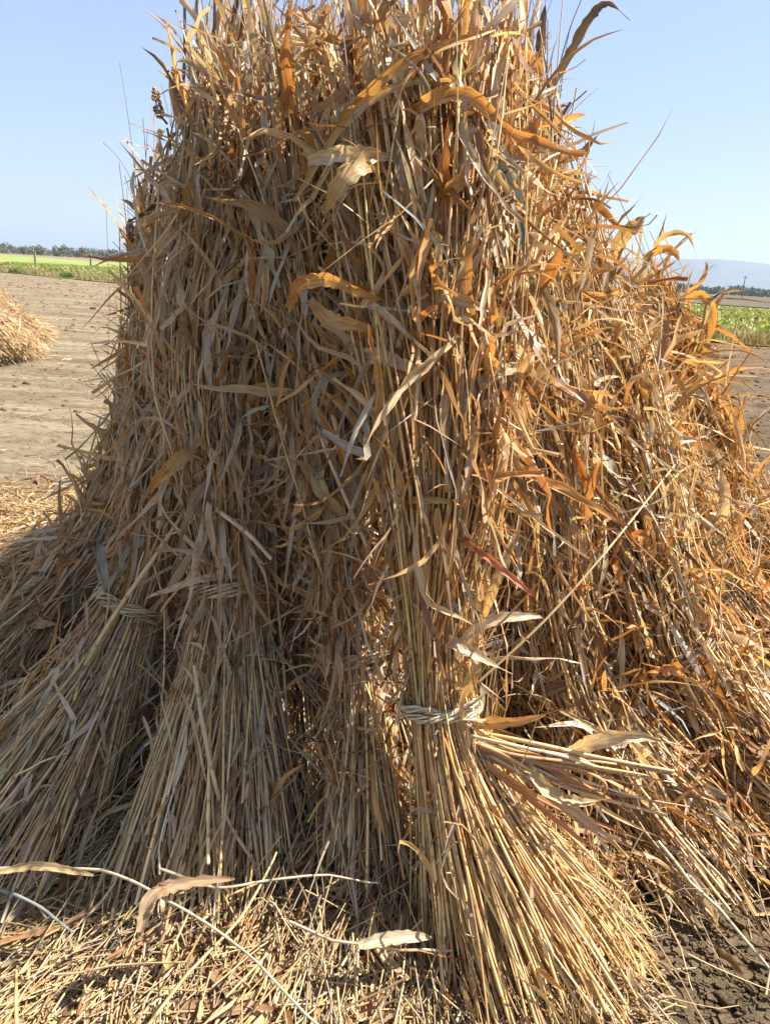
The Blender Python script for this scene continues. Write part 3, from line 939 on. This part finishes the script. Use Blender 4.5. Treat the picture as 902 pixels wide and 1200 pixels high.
# ---- a second, smaller stack on the left
GRP2 = 'sheaves of the smaller stack at the left edge'
sc2 = gnd(-80, 418)
for k, (dx, dy, lab) in enumerate([(1.0, -.15, 'pale sheaf on the near right flank of the distant stack at the left edge'),
                                   (.85, .75, 'sheaf on the right rim of the distant stack, behind the near flank'),
                                   (.35, -.95, 'shaded front sheaf of the distant stack, cut by the left edge'),
                                   (-.9, -.3, 'sheaf on the far left flank of the distant stack'),
                                   (-.2, .9, 'rear sheaf of the distant stack')]):
    b3 = np.array([sc2[0] + dx * 1.25, sc2[1] + dy * 1.2, 0])
    h3 = np.array([sc2[0] + dx * .15, sc2[1] + dy * .15, 1.35])
    md_ = b3 * .38 + h3 * .62 - np.array([0, 0, .10])
    ti_ = b3 * .72 + h3 * .28 - np.array([0, 0, .07])
    make_sheaf(lab, [b3, ti_, md_, h3], [.52, .42, .36, .3], n_stalk=900, n_leaf=500, tie_c=[(.30, .22, .14), (.38, .26, .15), (.24, .16, .10)], leaf_lo=.45, orange=.2, big=10, seeds=0,
               group=GRP2, own=0, spikes=6, shred=300, msize=1.5)

# ------------------------------------------------------------------ which strands show largest in the picture
GW, GH = 301, 400
zb = np.full(GW * GH, 1e9)
recs = []


def splat(V_, F_):
    """V_ (n,k,3), F_ (n,f,4) global ids -> cell ids, depth, weight per strand"""
    n_, k, _ = V_.shape
    flat = V_.reshape(-1, 3)
    X, Y, Z = project(flat)
    q = F_.reshape(n_, -1, 4)
    xs, ys, zs = X[q], Y[q], Z[q]
    area = .5 * np.abs((xs[..., 2] - xs[..., 0]) * (ys[..., 3] - ys[..., 1]) - (xs[..., 3] - xs[..., 1]) * (ys[..., 2] - ys[..., 0]))
    cells, deps, wts = [], [], []
    for wgt in ([.25, .25, .25, .25], [.5, .5, 0, 0], [0, 0, .5, .5], [.12, .12, .38, .38], [.38, .38, .12, .12]):
        wv = np.array(wgt)
        x, y, z = xs @ wv, ys @ wv, zs @ wv
        ok = (x >= 0) & (x < 902) & (y >= 0) & (y < 1200) & (z > .2)
        cell = np.where(ok, (y / 3.0).clip(0, GH - 1).astype(int) * GW + (x / 3.0).clip(0, GW - 1).astype(int), 0)
        cells.append(cell); deps.append(np.where(ok, z, 1e9)); wts.append(np.where(ok, area / 5, 0))
    return np.stack(cells, -1), np.stack(deps, -1), np.stack(wts, -1)


for sh in SHEAVES:
    sh.sp = []
    for g in [sh.stalk] + sh.leafsets + [x[1] for x in sh.named]:
        if sh.own == 0:
            sh.sp.append(None); continue
        c, d, w_ = splat(g[0], g[1])
        np.minimum.at(zb, c.ravel(), d.ravel())
        sh.sp.append((c, d, w_))


def score(sp):
    c, d, w_ = sp
    vis = d < zb[c] + .008
    return (vis * w_).reshape(len(c), -1).sum(1)


def local(g, k):
    V_, F_, C_, fb = g
    kk_ = V_.shape[1]
    return V_[k], F_[k] - k * kk_, C_[k], fb[k]


def merged(gs, keeps):
    Vs, Fs, Cs, fs, o_ = [], [], [], [], 0
    for g, kp in zip(gs, keeps):
        V_, F_, C_, fb = g
        ids = np.nonzero(kp)[0]
        if not len(ids): continue
        k = V_.shape[1]
        F2_ = F_[ids] - (ids * k)[:, None, None] + (np.arange(len(ids)) * k)[:, None, None] + o_
        Vs.append(V_[ids].reshape(-1, 3)); Fs.append(F2_.reshape(-1, 4)); Cs.append(C_[ids].reshape(-1, 3)); fs.append(fb[ids].reshape(-1, 3))
        o_ += len(ids) * k
    return np.concatenate(Vs), np.concatenate(Fs), np.concatenate(Cs), np.concatenate(fs)


def seed_head(c, d, parent, size=1.0):
    """a ragged sorghum ear: many small grains round a tapering spindle"""
    n_ = 170
    s = rng.random(n_)
    a = rng.uniform(0, 6.28, n_)
    A = nrm(np.cross(d, [.3, .9, .2])); B = np.cross(d, A)
    rr = .013 * np.sin(np.clip(s * .9 + .1, 0, 1) * np.pi) ** .6 * rng.uniform(.6, 1.1, n_) * size
    P = c + d * (s * .075 * size)[:, None] + (np.cos(a)[:, None] * A + np.sin(a)[:, None] * B) * rr[:, None]
    oct_ = np.array([(1, 0, 0), (0, 1, 0), (-1, 0, 0), (0, -1, 0), (0, 0, 1), (0, 0, -1)], float) * .0038 * size
    fc = np.array([(0, 1, 4), (1, 2, 4), (2, 3, 4), (3, 0, 4), (1, 0, 5), (2, 1, 5), (3, 2, 5), (0, 3, 5)])
    V_ = (P[:, None] + oct_[None] * rng.uniform(.7, 1.3, (n_, 1, 1))).reshape(-1, 3)
    F_ = (fc[None] + (np.arange(n_) * 6)[:, None, None]).reshape(-1, 3)
    build('seed_head', V_, F_, MAT_STALK, parent, col=np.repeat(pick([(.44, .28, .14), (.52, .36, .20), (.34, .20, .10)], n_), 6, 0),
          fib=rng.random((n_ * 6, 3)) * .02)


for sh in SHEAVES:
    base = sh.ax.C[0].copy(); base[2] = 0
    root = empty(sh.name, base)
    tag(root, sh.label, 'straw sheaf', sh.group)
    # stalks
    keep = np.ones(len(sh.stalk[0]), bool)
    if sh.own:
        sc_ = score(sh.sp[0])
        top = [k for k in np.argsort(-sc_)[:sh.own] if sc_[k] > 25]
        for k in top:
            V_, F_, C_, fb = local(sh.stalk, k)
            build('stalk', V_, F_, MAT_STALK, root, C_, fb)
        keep[top] = False
    gs, kp = [sh.stalk], [keep]
    if sh.spike is not None:
        gs.append(sh.spike); kp.append(np.ones(len(sh.spike[0]), bool))
    o = build('stalk_bundle', *merged(gs, kp)[:2], MAT_STALK, root, *merged(gs, kp)[2:])
    o['kind'] = 'stuff'
    # leaves
    keeps = [np.ones(len(g[0]), bool) for g in sh.leafsets]
    if sh.own:
        cand = []
        for gi, g in enumerate(sh.leafsets):
            sc_ = score(sh.sp[1 + gi])
            cand += [(v, gi, k) for k, v in enumerate(sc_) if v > 25]
        cand.sort(reverse=True)
        for v, gi, k in cand[:max(sh.own - len(sh.named), 10)]:
            V_, F_, C_, fb = local(sh.leafsets[gi], k)
            build('leaf', V_, F_, MAT_LEAF, root, C_, fb)
            keeps[gi][k] = False
    V_, F_, C_, fb = merged(sh.leafsets, keeps)
    o = build('dry_foliage', V_, F_, MAT_LEAF, root, C_, fb)
    o['kind'] = 'stuff'
    for name, g, lab, mt in sh.named:
        o = build(name, g[0][0], g[1][0], mt, root, g[2][0], g[3][0])
        if lab: o['label'] = lab
    V_, F_, C_, fb = merged([sh.bind], [np.ones(len(sh.bind[0]), bool)])
    build('binding', V_, F_, MAT_STALK, root, C_, fb)
    for c, d in sh.seeds:
        seed_head(c, d, root)
    if sh is D_:
        seed_head(at(188, 138, 2.36), nrm(np.array([-.2, 0, 1.0])), root, 1.0)
    if sh is E2:
        seed_head(at(154, 285, 2.7), nrm(np.array([0, 0, 1.0])), root, 1.0)

# ------------------------------------------------------------------ loose straw on the ground
def litter(n_, fn, lmin, lmax, rmin, rmax, hmax, tilt=.12):
    P0 = fn(n_)
    n_ = len(P0)
    a = rng.uniform(0, 2 * np.pi, n_)
    # mostly combed outward from the stack
    rad = np.arctan2(P0[:, 1] - SC[1], P0[:, 0] - SC[0])
    a = np.where(rng.random(n_) < .35, rad + rng.normal(0, .5, n_), a)
    Ln = rng.uniform(lmin, lmax, n_)
    dz = rng.normal(0, tilt, n_)
    d = np.stack([np.cos(a), np.sin(a), dz], -1)
    s = np.linspace(-.5, .5, 6)[None, :, None]
    bend = rng.normal(0, .14, (n_, 1, 3)) * np.array([1, 1, .3])
    P = P0[:, None] + d[:, None] * s * Ln[:, None, None] + bend * (s ** 2) * Ln[:, None, None] * 2
    g = ground_h(P[..., 0], P[..., 1])
    lay = rng.random((n_, 1)) * hmax(P0)[:, None]
    P[..., 2] = np.maximum(g + .003 + lay + (P[..., 2]) * .6, g + .002)
    drop = np.zeros(len(P), bool)
    for e in (0, 3, 5):
        pxs, pys, _ = project(P[:, e])
        drop |= (pxs > 742 + np.maximum(pys - 1000, 0) * .35) & (pys > 960) & (pxs < 1100)
    return P[~(drop & (rng.random(len(P)) < .94))]


def ring_pts(n_):
    a = rng.uniform(0, 2 * np.pi, n_)
    r = 1.0 + np.abs(rng.normal(0, .42, n_))
    x, y = SC[0] + np.cos(a) * r * 1.05, SC[1] + np.sin(a) * r
    pxs, pys, _ = project(np.stack([x, y, 0 * x], -1))
    bare = (pxs > 695 + (1200 - pys) * .1) & (y < 2.2)
    k = ~(bare & (rng.random(n_) < .96))
    return np.stack([x, y, 0 * x], -1)[k]


def front_pts(n_):
    x = rng.uniform(-1.25, .75, n_); y = rng.uniform(.95, 1.9, n_)
    pxs, pys, _ = project(np.stack([x, y, 0 * x], -1))
    k = ~((pxs > 695 + (1200 - pys) * .1) & (rng.random(n_) < .95))
    return np.stack([x, y, 0 * x], -1)[k]


def combed(n_):
    a = rng.uniform(-2.75, -.75, n_)
    r = rng.uniform(.95, 1.45, n_)
    return np.stack([SC[0] + np.cos(a) * r, SC[1] + np.sin(a) * r, 0 * a], -1)


def left_pts(n_):
    c_ = gnd(40, 635)
    x = rng.normal(c_[0], .42, n_); y = rng.normal(c_[1], .55, n_)
    return np.stack([x, y, 0 * x], -1)


def far_pts(n_):
    x = rng.uniform(-14, 10, n_); y = 1.0 + 22 * rng.random(n_) ** 1.4
    k = vnoise(x * .5, y * 1.2, 77) > .45
    return np.stack([x, y, 0 * x], -1)[k]


def hm(P):
    r = np.hypot(P[:, 0] - SC[0], P[:, 1] - SC[1])
    return np.clip(1.75 - r, .04, 1) * .20


LP = [(.50, .36, .18), (.56, .43, .24), (.42, .29, .15), (.44, .37, .26), (.32, .20, .11), (.54, .39, .18)]
parts = []
for n_, fn, l0, l1, r0, r1, tl in [(14000, ring_pts, .08, .45, .0008, .0024, .10), (20000, front_pts, .10, .55, .0008, .0028, .12),
                                   (7000, left_pts, .06, .32, .0008, .0026, .12), (9000, far_pts, .05, .30, .0012, .003, .05)]:
    P = litter(n_, fn, l0, l1, r0, r1, hm, tl)
    k = len(P)
    parts.append(tubes(P, np.repeat(rng.uniform(r0, r1, (k, 1)), 6, 1), pick(LP, k, .15), sides=4))
P0 = combed(2200)
k = len(P0)
rd = nrm(nrm(P0 - SC) + rng.normal(0, .75, P0.shape)) * np.array([1, 1, 0])
Ln = rng.uniform(.15, .55, k)
s = np.linspace(0, 1, 8)[None, :, None]
top = rng.uniform(.03, .34, k) * np.clip(1.6 - np.hypot(P0[:, 0] - SC[0], P0[:, 1] - SC[1]), 0, 1) * 1.6
P = P0[:, None] + rd[:, None] * s * Ln[:, None, None] * .85
P = P + rng.normal(0, .025, (k, 1, 3)) * s ** 2 + np.cumsum(rng.normal(0, .002, P.shape), 1)
P[..., 2] = np.maximum((top[:, None] * (1 - s[..., 0]) ** 1.3) + ground_h(P[..., 0], P[..., 1]) + .01 + .03 * rng.random((k, 1)), ground_h(P[..., 0], P[..., 1]) + .003)
pxs, pys, _ = project(P[:, 5])
ok = ~((pxs > 700 + (1200 - pys) * .1) & (rng.random(k) < .96))
P = P[ok]; k = len(P)
parts.append(tubes(P, np.repeat(rng.uniform(.0009, .0026, (k, 1)), 8, 1), pick(LP, k, .15), sides=4))
V_, F_, C2, fb = merged(parts, [np.ones(len(q[0]), bool) for q in parts])
tag(build('straw_litter', V_, F_, MAT_LITTER, None, C2, fb), 'loose broken straw littering the ground round the stack', 'straw', kind='stuff')
# broken leaf litter
parts = []
for n_, fn in [(3000, ring_pts), (4200, front_pts), (900, left_pts), (700, far_pts)]:
    P = litter(n_, fn, .06, .36, 0, 0, lambda q: hm(q) * 1.15, .2)
    k = len(P)
    P = P + rng.normal(0, .006, P.shape)
    P[..., 2] = np.maximum(P[..., 2], ground_h(P[..., 0], P[..., 1]) + .003)
    s = np.linspace(0, 1, 6)[None]
    W = rng.uniform(.003, .012, (k, 1)) * np.sin(np.clip(s * .85 + .1, 0, 1) * np.pi) ** .7
    Nn = nrm(np.array([0, 0, 1.0]) + rng.normal(0, .5, (k, 1, 3))) + 0 * P
    parts.append(ribbons(P, Nn, W, rng.uniform(0, 1.2, k), rng.uniform(.1, .5, k), pick(LP + [(.40, .22, .10), (.30, .18, .1)], k, .16)))
V_, F_, C2, fb = merged(parts, [np.ones(len(q[0]), bool) for q in parts])
tag(build('leaf_litter', V_, F_, MAT_LEAF, None, C2, fb), 'dry leaf scraps scattered over the straw litter', 'leaves', kind='stuff')


def loose(label, pts, rpx, colr, leaf=None, name='loose_straw'):
    up = .12 if pts[0][0] < 450 else .03
    W_ = [gnd(x, y, z + up) for x, y, z in pts]
    C = catmull(W_, 8)
    root = empty(name, [*C[0][:2], 0])
    tag(root, label, 'straw', 'long loose straws lying at the front foot of the stack')
    r = rpx / FPX * 1.55 / 2 * .55
    C = C + np.cumsum(np.repeat(rng.normal(0, .0011, (len(C) // 4 + 1, 3)), 4, 0)[:len(C)], 0)
    colr = tuple(np.array(colr) * .76)
    g = tubes(C[None], np.full((1, len(C)), r) * np.linspace(1.1, .75, len(C))[None], np.array([colr]), sides=7)
    build('stalk', g[0][0], g[1][0], MAT_STALK, root, g[2][0], g[3][0])
    if leaf:
        for lp, wpx, lc in leaf:
            C = catmull([gnd(x, y, z + up + .01) for x, y, z in lp], 8)
            s = np.linspace(0, 1, len(C))
            Wd = wpx / FPX * 1.5 * .5 * np.sin(np.clip(s * .86 + .12, 0, 1) * np.pi) ** .6
            Nn = nrm(np.array([0.1, -.5, .8]) + 0 * C)
            g = ribbons(C[None], Nn[None], Wd[None], np.array([.7]), np.array([.25]), np.array([lc]), tip=np.array([.4]), across=5)
            build('leaf', g[0][0], g[1][0], MAT_LEAF, root, g[2][0], g[3][0])


loose('long pale straw crossing the foot from the left edge with a curled leaf', [(-20, 1020, .13), (90, 1022, .14), (170, 1042, .15), (260, 1095, .12), (380, 1200, .06)], 7, CREAM,
      leaf=[([(165, 1092, .12), (178, 1052, .17), (215, 1036, .18), (275, 1030, .18)], 17, (.44, .32, .2)),
            ([(0, 1022, .14), (50, 1016, .15), (110, 1026, .15)], 11, TAN)])
loose('thin straw lying level to the right of the curled leaf', [(188, 1018, .15), (260, 1038, .16), (350, 1030, .15), (440, 1034, .13)], 6, CREAM)
loose('yellow straw slanting up to the right from the bottom edge', [(165, 1215, .05), (225, 1135, .10), (285, 1060, .14), (322, 990, .18)], 7, (.58, .45, .22))
loose('short grey straw lying level in the lower left litter', [(60, 1142, .05), (140, 1135, .07), (220, 1127, .08)], 5, TAN)
loose('blue grey straw slanting down from the left edge', [(-10, 1040, .10), (50, 1062, .10), (85, 1085, .09)], 7, BLUEG)
loose('upright yellow straw stub at the bottom left corner', [(20, 1215, .03), (24, 1175, .06), (26, 1148, .10)], 8, (.58, .44, .18))
loose('pale straws fanning right at the middle foot', [(340, 1080, .08), (400, 1102, .09), (470, 1118, .07), (530, 1120, .05)], 7, CREAM,
      leaf=[([(420, 1108, .09), (460, 1100, .09), (505, 1098, .07)], 16, CREAM)])
loose('long straw lying over bare soil at the lower right', [(770, 985, .22), (815, 1035, .16), (870, 1095, .08), (920, 1150, .02)], 9, CREAM)
loose('thin straw pointing down between butts and soil at lower right', [(755, 1015, .10), (785, 1090, .05), (812, 1165, .01)], 5, TAN)
loose('short pale straw standing at the right picture edge', [(896, 1165, .01), (898, 1130, .05), (900, 1098, .10)], 6, CREAM)


# soil clods
def clod(name, label, c, r, squash=.7, mat=None, seed=0):
    import bmesh
    bm = bmesh.new()
    bmesh.ops.create_icosphere(bm, subdivisions=3, radius=r)
    rs = np.random.default_rng(seed)
    nn = [(nrm(rs.normal(0, 1, 3)), rs.uniform(.6, .95) * r) for _ in range(9)]
    for v in bm.verts:
        q = np.array(v.co)
        for a, d in nn:
            e = q @ a - d
            if e > 0: q = q - a * e
        q = q * (1 + .10 * (vnoise(np.array([q[0] / r * 3 + 9]), np.array([q[1] / r * 3 + q[2] / r * 2]), seed)[0] - .5))
        v.co = (q[0], q[1], q[2] * squash)
    for f in bm.faces: f.smooth = True
    me = bpy.data.meshes.new(name); bm.to_mesh(me); bm.free()
    me.materials.append(MAT_SOIL)
    o = bpy.data.objects.new(name, me)
    o.location = (float(c[0]), float(c[1]), float(ground_h(np.array([c[0]]), np.array([c[1]]))[0] + r * squash * .45))
    COL.objects.link(o)
    tag(o, label, 'soil clod', 'clods on the bare soil at lower right')


clod('soil_clod', 'largest pale clod near the bottom right corner', gnd(846, 1176), .023, seed=1)
clod('soil_clod', 'clod halfway up the bare soil under the loose straw', gnd(812, 1134), .019, seed=2)
clod('soil_clod', 'topmost pointed clod at the edge of the shade', gnd(799, 1108), .015, .9, seed=3)
clod('soil_clod', 'clod at the right edge beside the standing straw', gnd(880, 1120), .016, seed=4)
# crumbs: too many and too small to count
n_ = 9000
x = rng.uniform(.2, 4.5, n_); y = 1.0 + rng.gamma(1.5, 1.6, n_)
x2 = rng.uniform(.3, 1.2, 9000); y2 = rng.uniform(1.0, 1.8, 9000)
x, y = np.concatenate([x, x2]), np.concatenate([y, y2])
n_ = len(x)
r = np.exp(rng.normal(-5.3, .5, n_)) * (1 + .35 * np.clip(y - 2, 0, 6))
oc = nrm(np.array([(sx, sy, sz) for sx in (-1, 1) for sy in (-1, 1) for sz in (-1, 1)], float))
cf = np.array([(0, 1, 3, 2), (4, 6, 7, 5), (0, 4, 5, 1), (2, 3, 7, 6), (0, 2, 6, 4), (1, 5, 7, 3)])
V_ = oc[None] * r[:, None, None] * rng.uniform(.6, 1.3, (n_, 8, 1)) * np.array([1, 1, .75])
a = rng.uniform(0, 6.28, n_)
ca, sa = np.cos(a)[:, None], np.sin(a)[:, None]
V_ = np.stack([V_[..., 0] * ca - V_[..., 1] * sa, V_[..., 0] * sa + V_[..., 1] * ca, V_[..., 2]], -1)
V_ += np.stack([x, y, ground_h(x, y) + r * .25], -1)[:, None]
F_ = (cf[None] + (np.arange(n_) * 8)[:, None, None]).reshape(-1, 4)
tag(build('soil_crumbs', V_.reshape(-1, 3), F_, MAT_SOIL, smooth=False), 'small crumbs of soil over the bare ground at right', 'soil', kind='stuff')

n_ = 26000
r0 = 4 + 56 * rng.random(n_) ** 1.3
aa = rng.uniform(-.85, .85, n_)
x, y = r0 * np.sin(aa), r0 * np.cos(aa)
inner = (np.array([x, y]).T - EL) @ out < -.3
pt = (vnoise(x * .35, y * .9, 21) > .52) | (rng.random(n_) < .15)
pt &= rng.random(n_) < np.clip((r0 - 2) / 14, .15, 1)
x, y = x[inner & pt], y[inner & pt]
n_ = len(x)
r = .75 * np.exp(rng.normal(-3.7, .55, n_)) * (.5 + .035 * np.hypot(x, y)).clip(0, 1.6)
V_ = oc[None] * r[:, None, None] * rng.uniform(.5, 1.3, (n_, 8, 1)) * np.array([1.3, 1, .6])
V_ += np.stack([x, y, ground_h(x, y) + r * .1], -1)[:, None]
F_ = (cf[None] + (np.arange(n_) * 8)[:, None, None]).reshape(-1, 4)
tag(build('field_clods', V_.reshape(-1, 3), F_, MAT_SOIL, smooth=True), 'rough clods scattered over the bare tan field', 'soil', kind='stuff')

# ------------------------------------------------------------------ fence on the left, pole on the right
MAT_POST = flat_mat('weathered_post', (.16, .15, .14), (.28, .26, .24), 6)


def box(c, sx, sy, h, taper=.85):
    V_ = []
    for z, k in ((0, 1), (h * .5, .97), (h, taper)):
        V_ += [(c[0] - sx * k, c[1] - sy * k, z), (c[0] + sx * k, c[1] - sy * k, z), (c[0] + sx * k, c[1] + sy * k, z), (c[0] - sx * k, c[1] + sy * k, z)]
    F_ = []
    for b in (0, 4):
        F_ += [(b + i, b + (i + 1) % 4, b + 4 + (i + 1) % 4, b + 4 + i) for i in range(4)]
    F_ += [(8, 9, 10, 11), (3, 2, 1, 0)]
    return np.array(V_), np.array(F_)


pA, pB = gnd(42, 310), gnd(107, 313.5)
stepv = pB - pA
fr = empty('wire_fence', pA); fr.location.z = 0
tag(fr, 'thin wire fence on grey posts in the green field at left', 'fence')
for k in range(-3, 4):
    q = pA + stepv * k
    V_, F_ = box(q, .11, .11, 1.75 + .15 * math.sin(k * 3.1))
    build('fence_post', V_, F_, MAT_POST, fr, smooth=False)
q0, q1 = pA - stepv * 3, pA + stepv * 3
for z in (.5, .95, 1.4):
    s = np.linspace(0, 1, 49)[:, None]
    C = q0 * (1 - s) + q1 * s
    C[:, 2] = z - .05 * np.abs(np.sin(s[:, 0] * 6 * np.pi))
    g = tubes(C[None], np.full((1, 49), .006), np.array([(.2, .2, .2)]), sides=4)
    build('fence_wire', g[0][0], g[1][0], MAT_POST, fr)
pc = gnd(868, 350.0)
pc = pc / np.linalg.norm(pc[:2]) * 380
up_ = empty('utility_pole', [pc[0], pc[1], 0])
tag(up_, 'thin pole rising from the tree line below the mountain', 'pole')
V_, F_ = box(pc, .16, .16, 9.0, .6)
build('pole', V_, F_, MAT_POST, up_, smooth=False)
V_, F_ = box(pc, 1.0, .08, .18, 1.0); V_[:, 2] += 8.2
build('crossarm', V_, F_, MAT_POST, up_, smooth=False)

# ------------------------------------------------------------------ haze
hm_, nt, p = newmat('haze')
nt.nodes.remove(p)
pv = N(nt, 'ShaderNodeVolumePrincipled')
pv.inputs['Color'].default_value = (.62, .78, 1.0, 1)
pv.inputs['Density'].default_value = 1.0e-4
pv.inputs['Anisotropy'].default_value = 0.2
nt.links.new(pv.outputs[0], nt.nodes['Material Output'].inputs['Volume'])
x0, y0, z0, z1 = 9950, 9950, -1.2, 420
V_ = np.array([(-x0, -y0, z0), (x0, -y0, z0), (x0, y0, z0), (-x0, y0, z0), (-x0, -y0, z1), (x0, -y0, z1), (x0, y0, z1), (-x0, y0, z1)], float)
F_ = np.array([(0, 3, 2, 1), (4, 5, 6, 7), (0, 1, 5, 4), (1, 2, 6, 5), (2, 3, 7, 6), (3, 0, 4, 7)])
tag(build('haze', V_, F_, hm_, smooth=False), 'pale blue haze filling the air to the horizon', 'haze', kind='stuff')
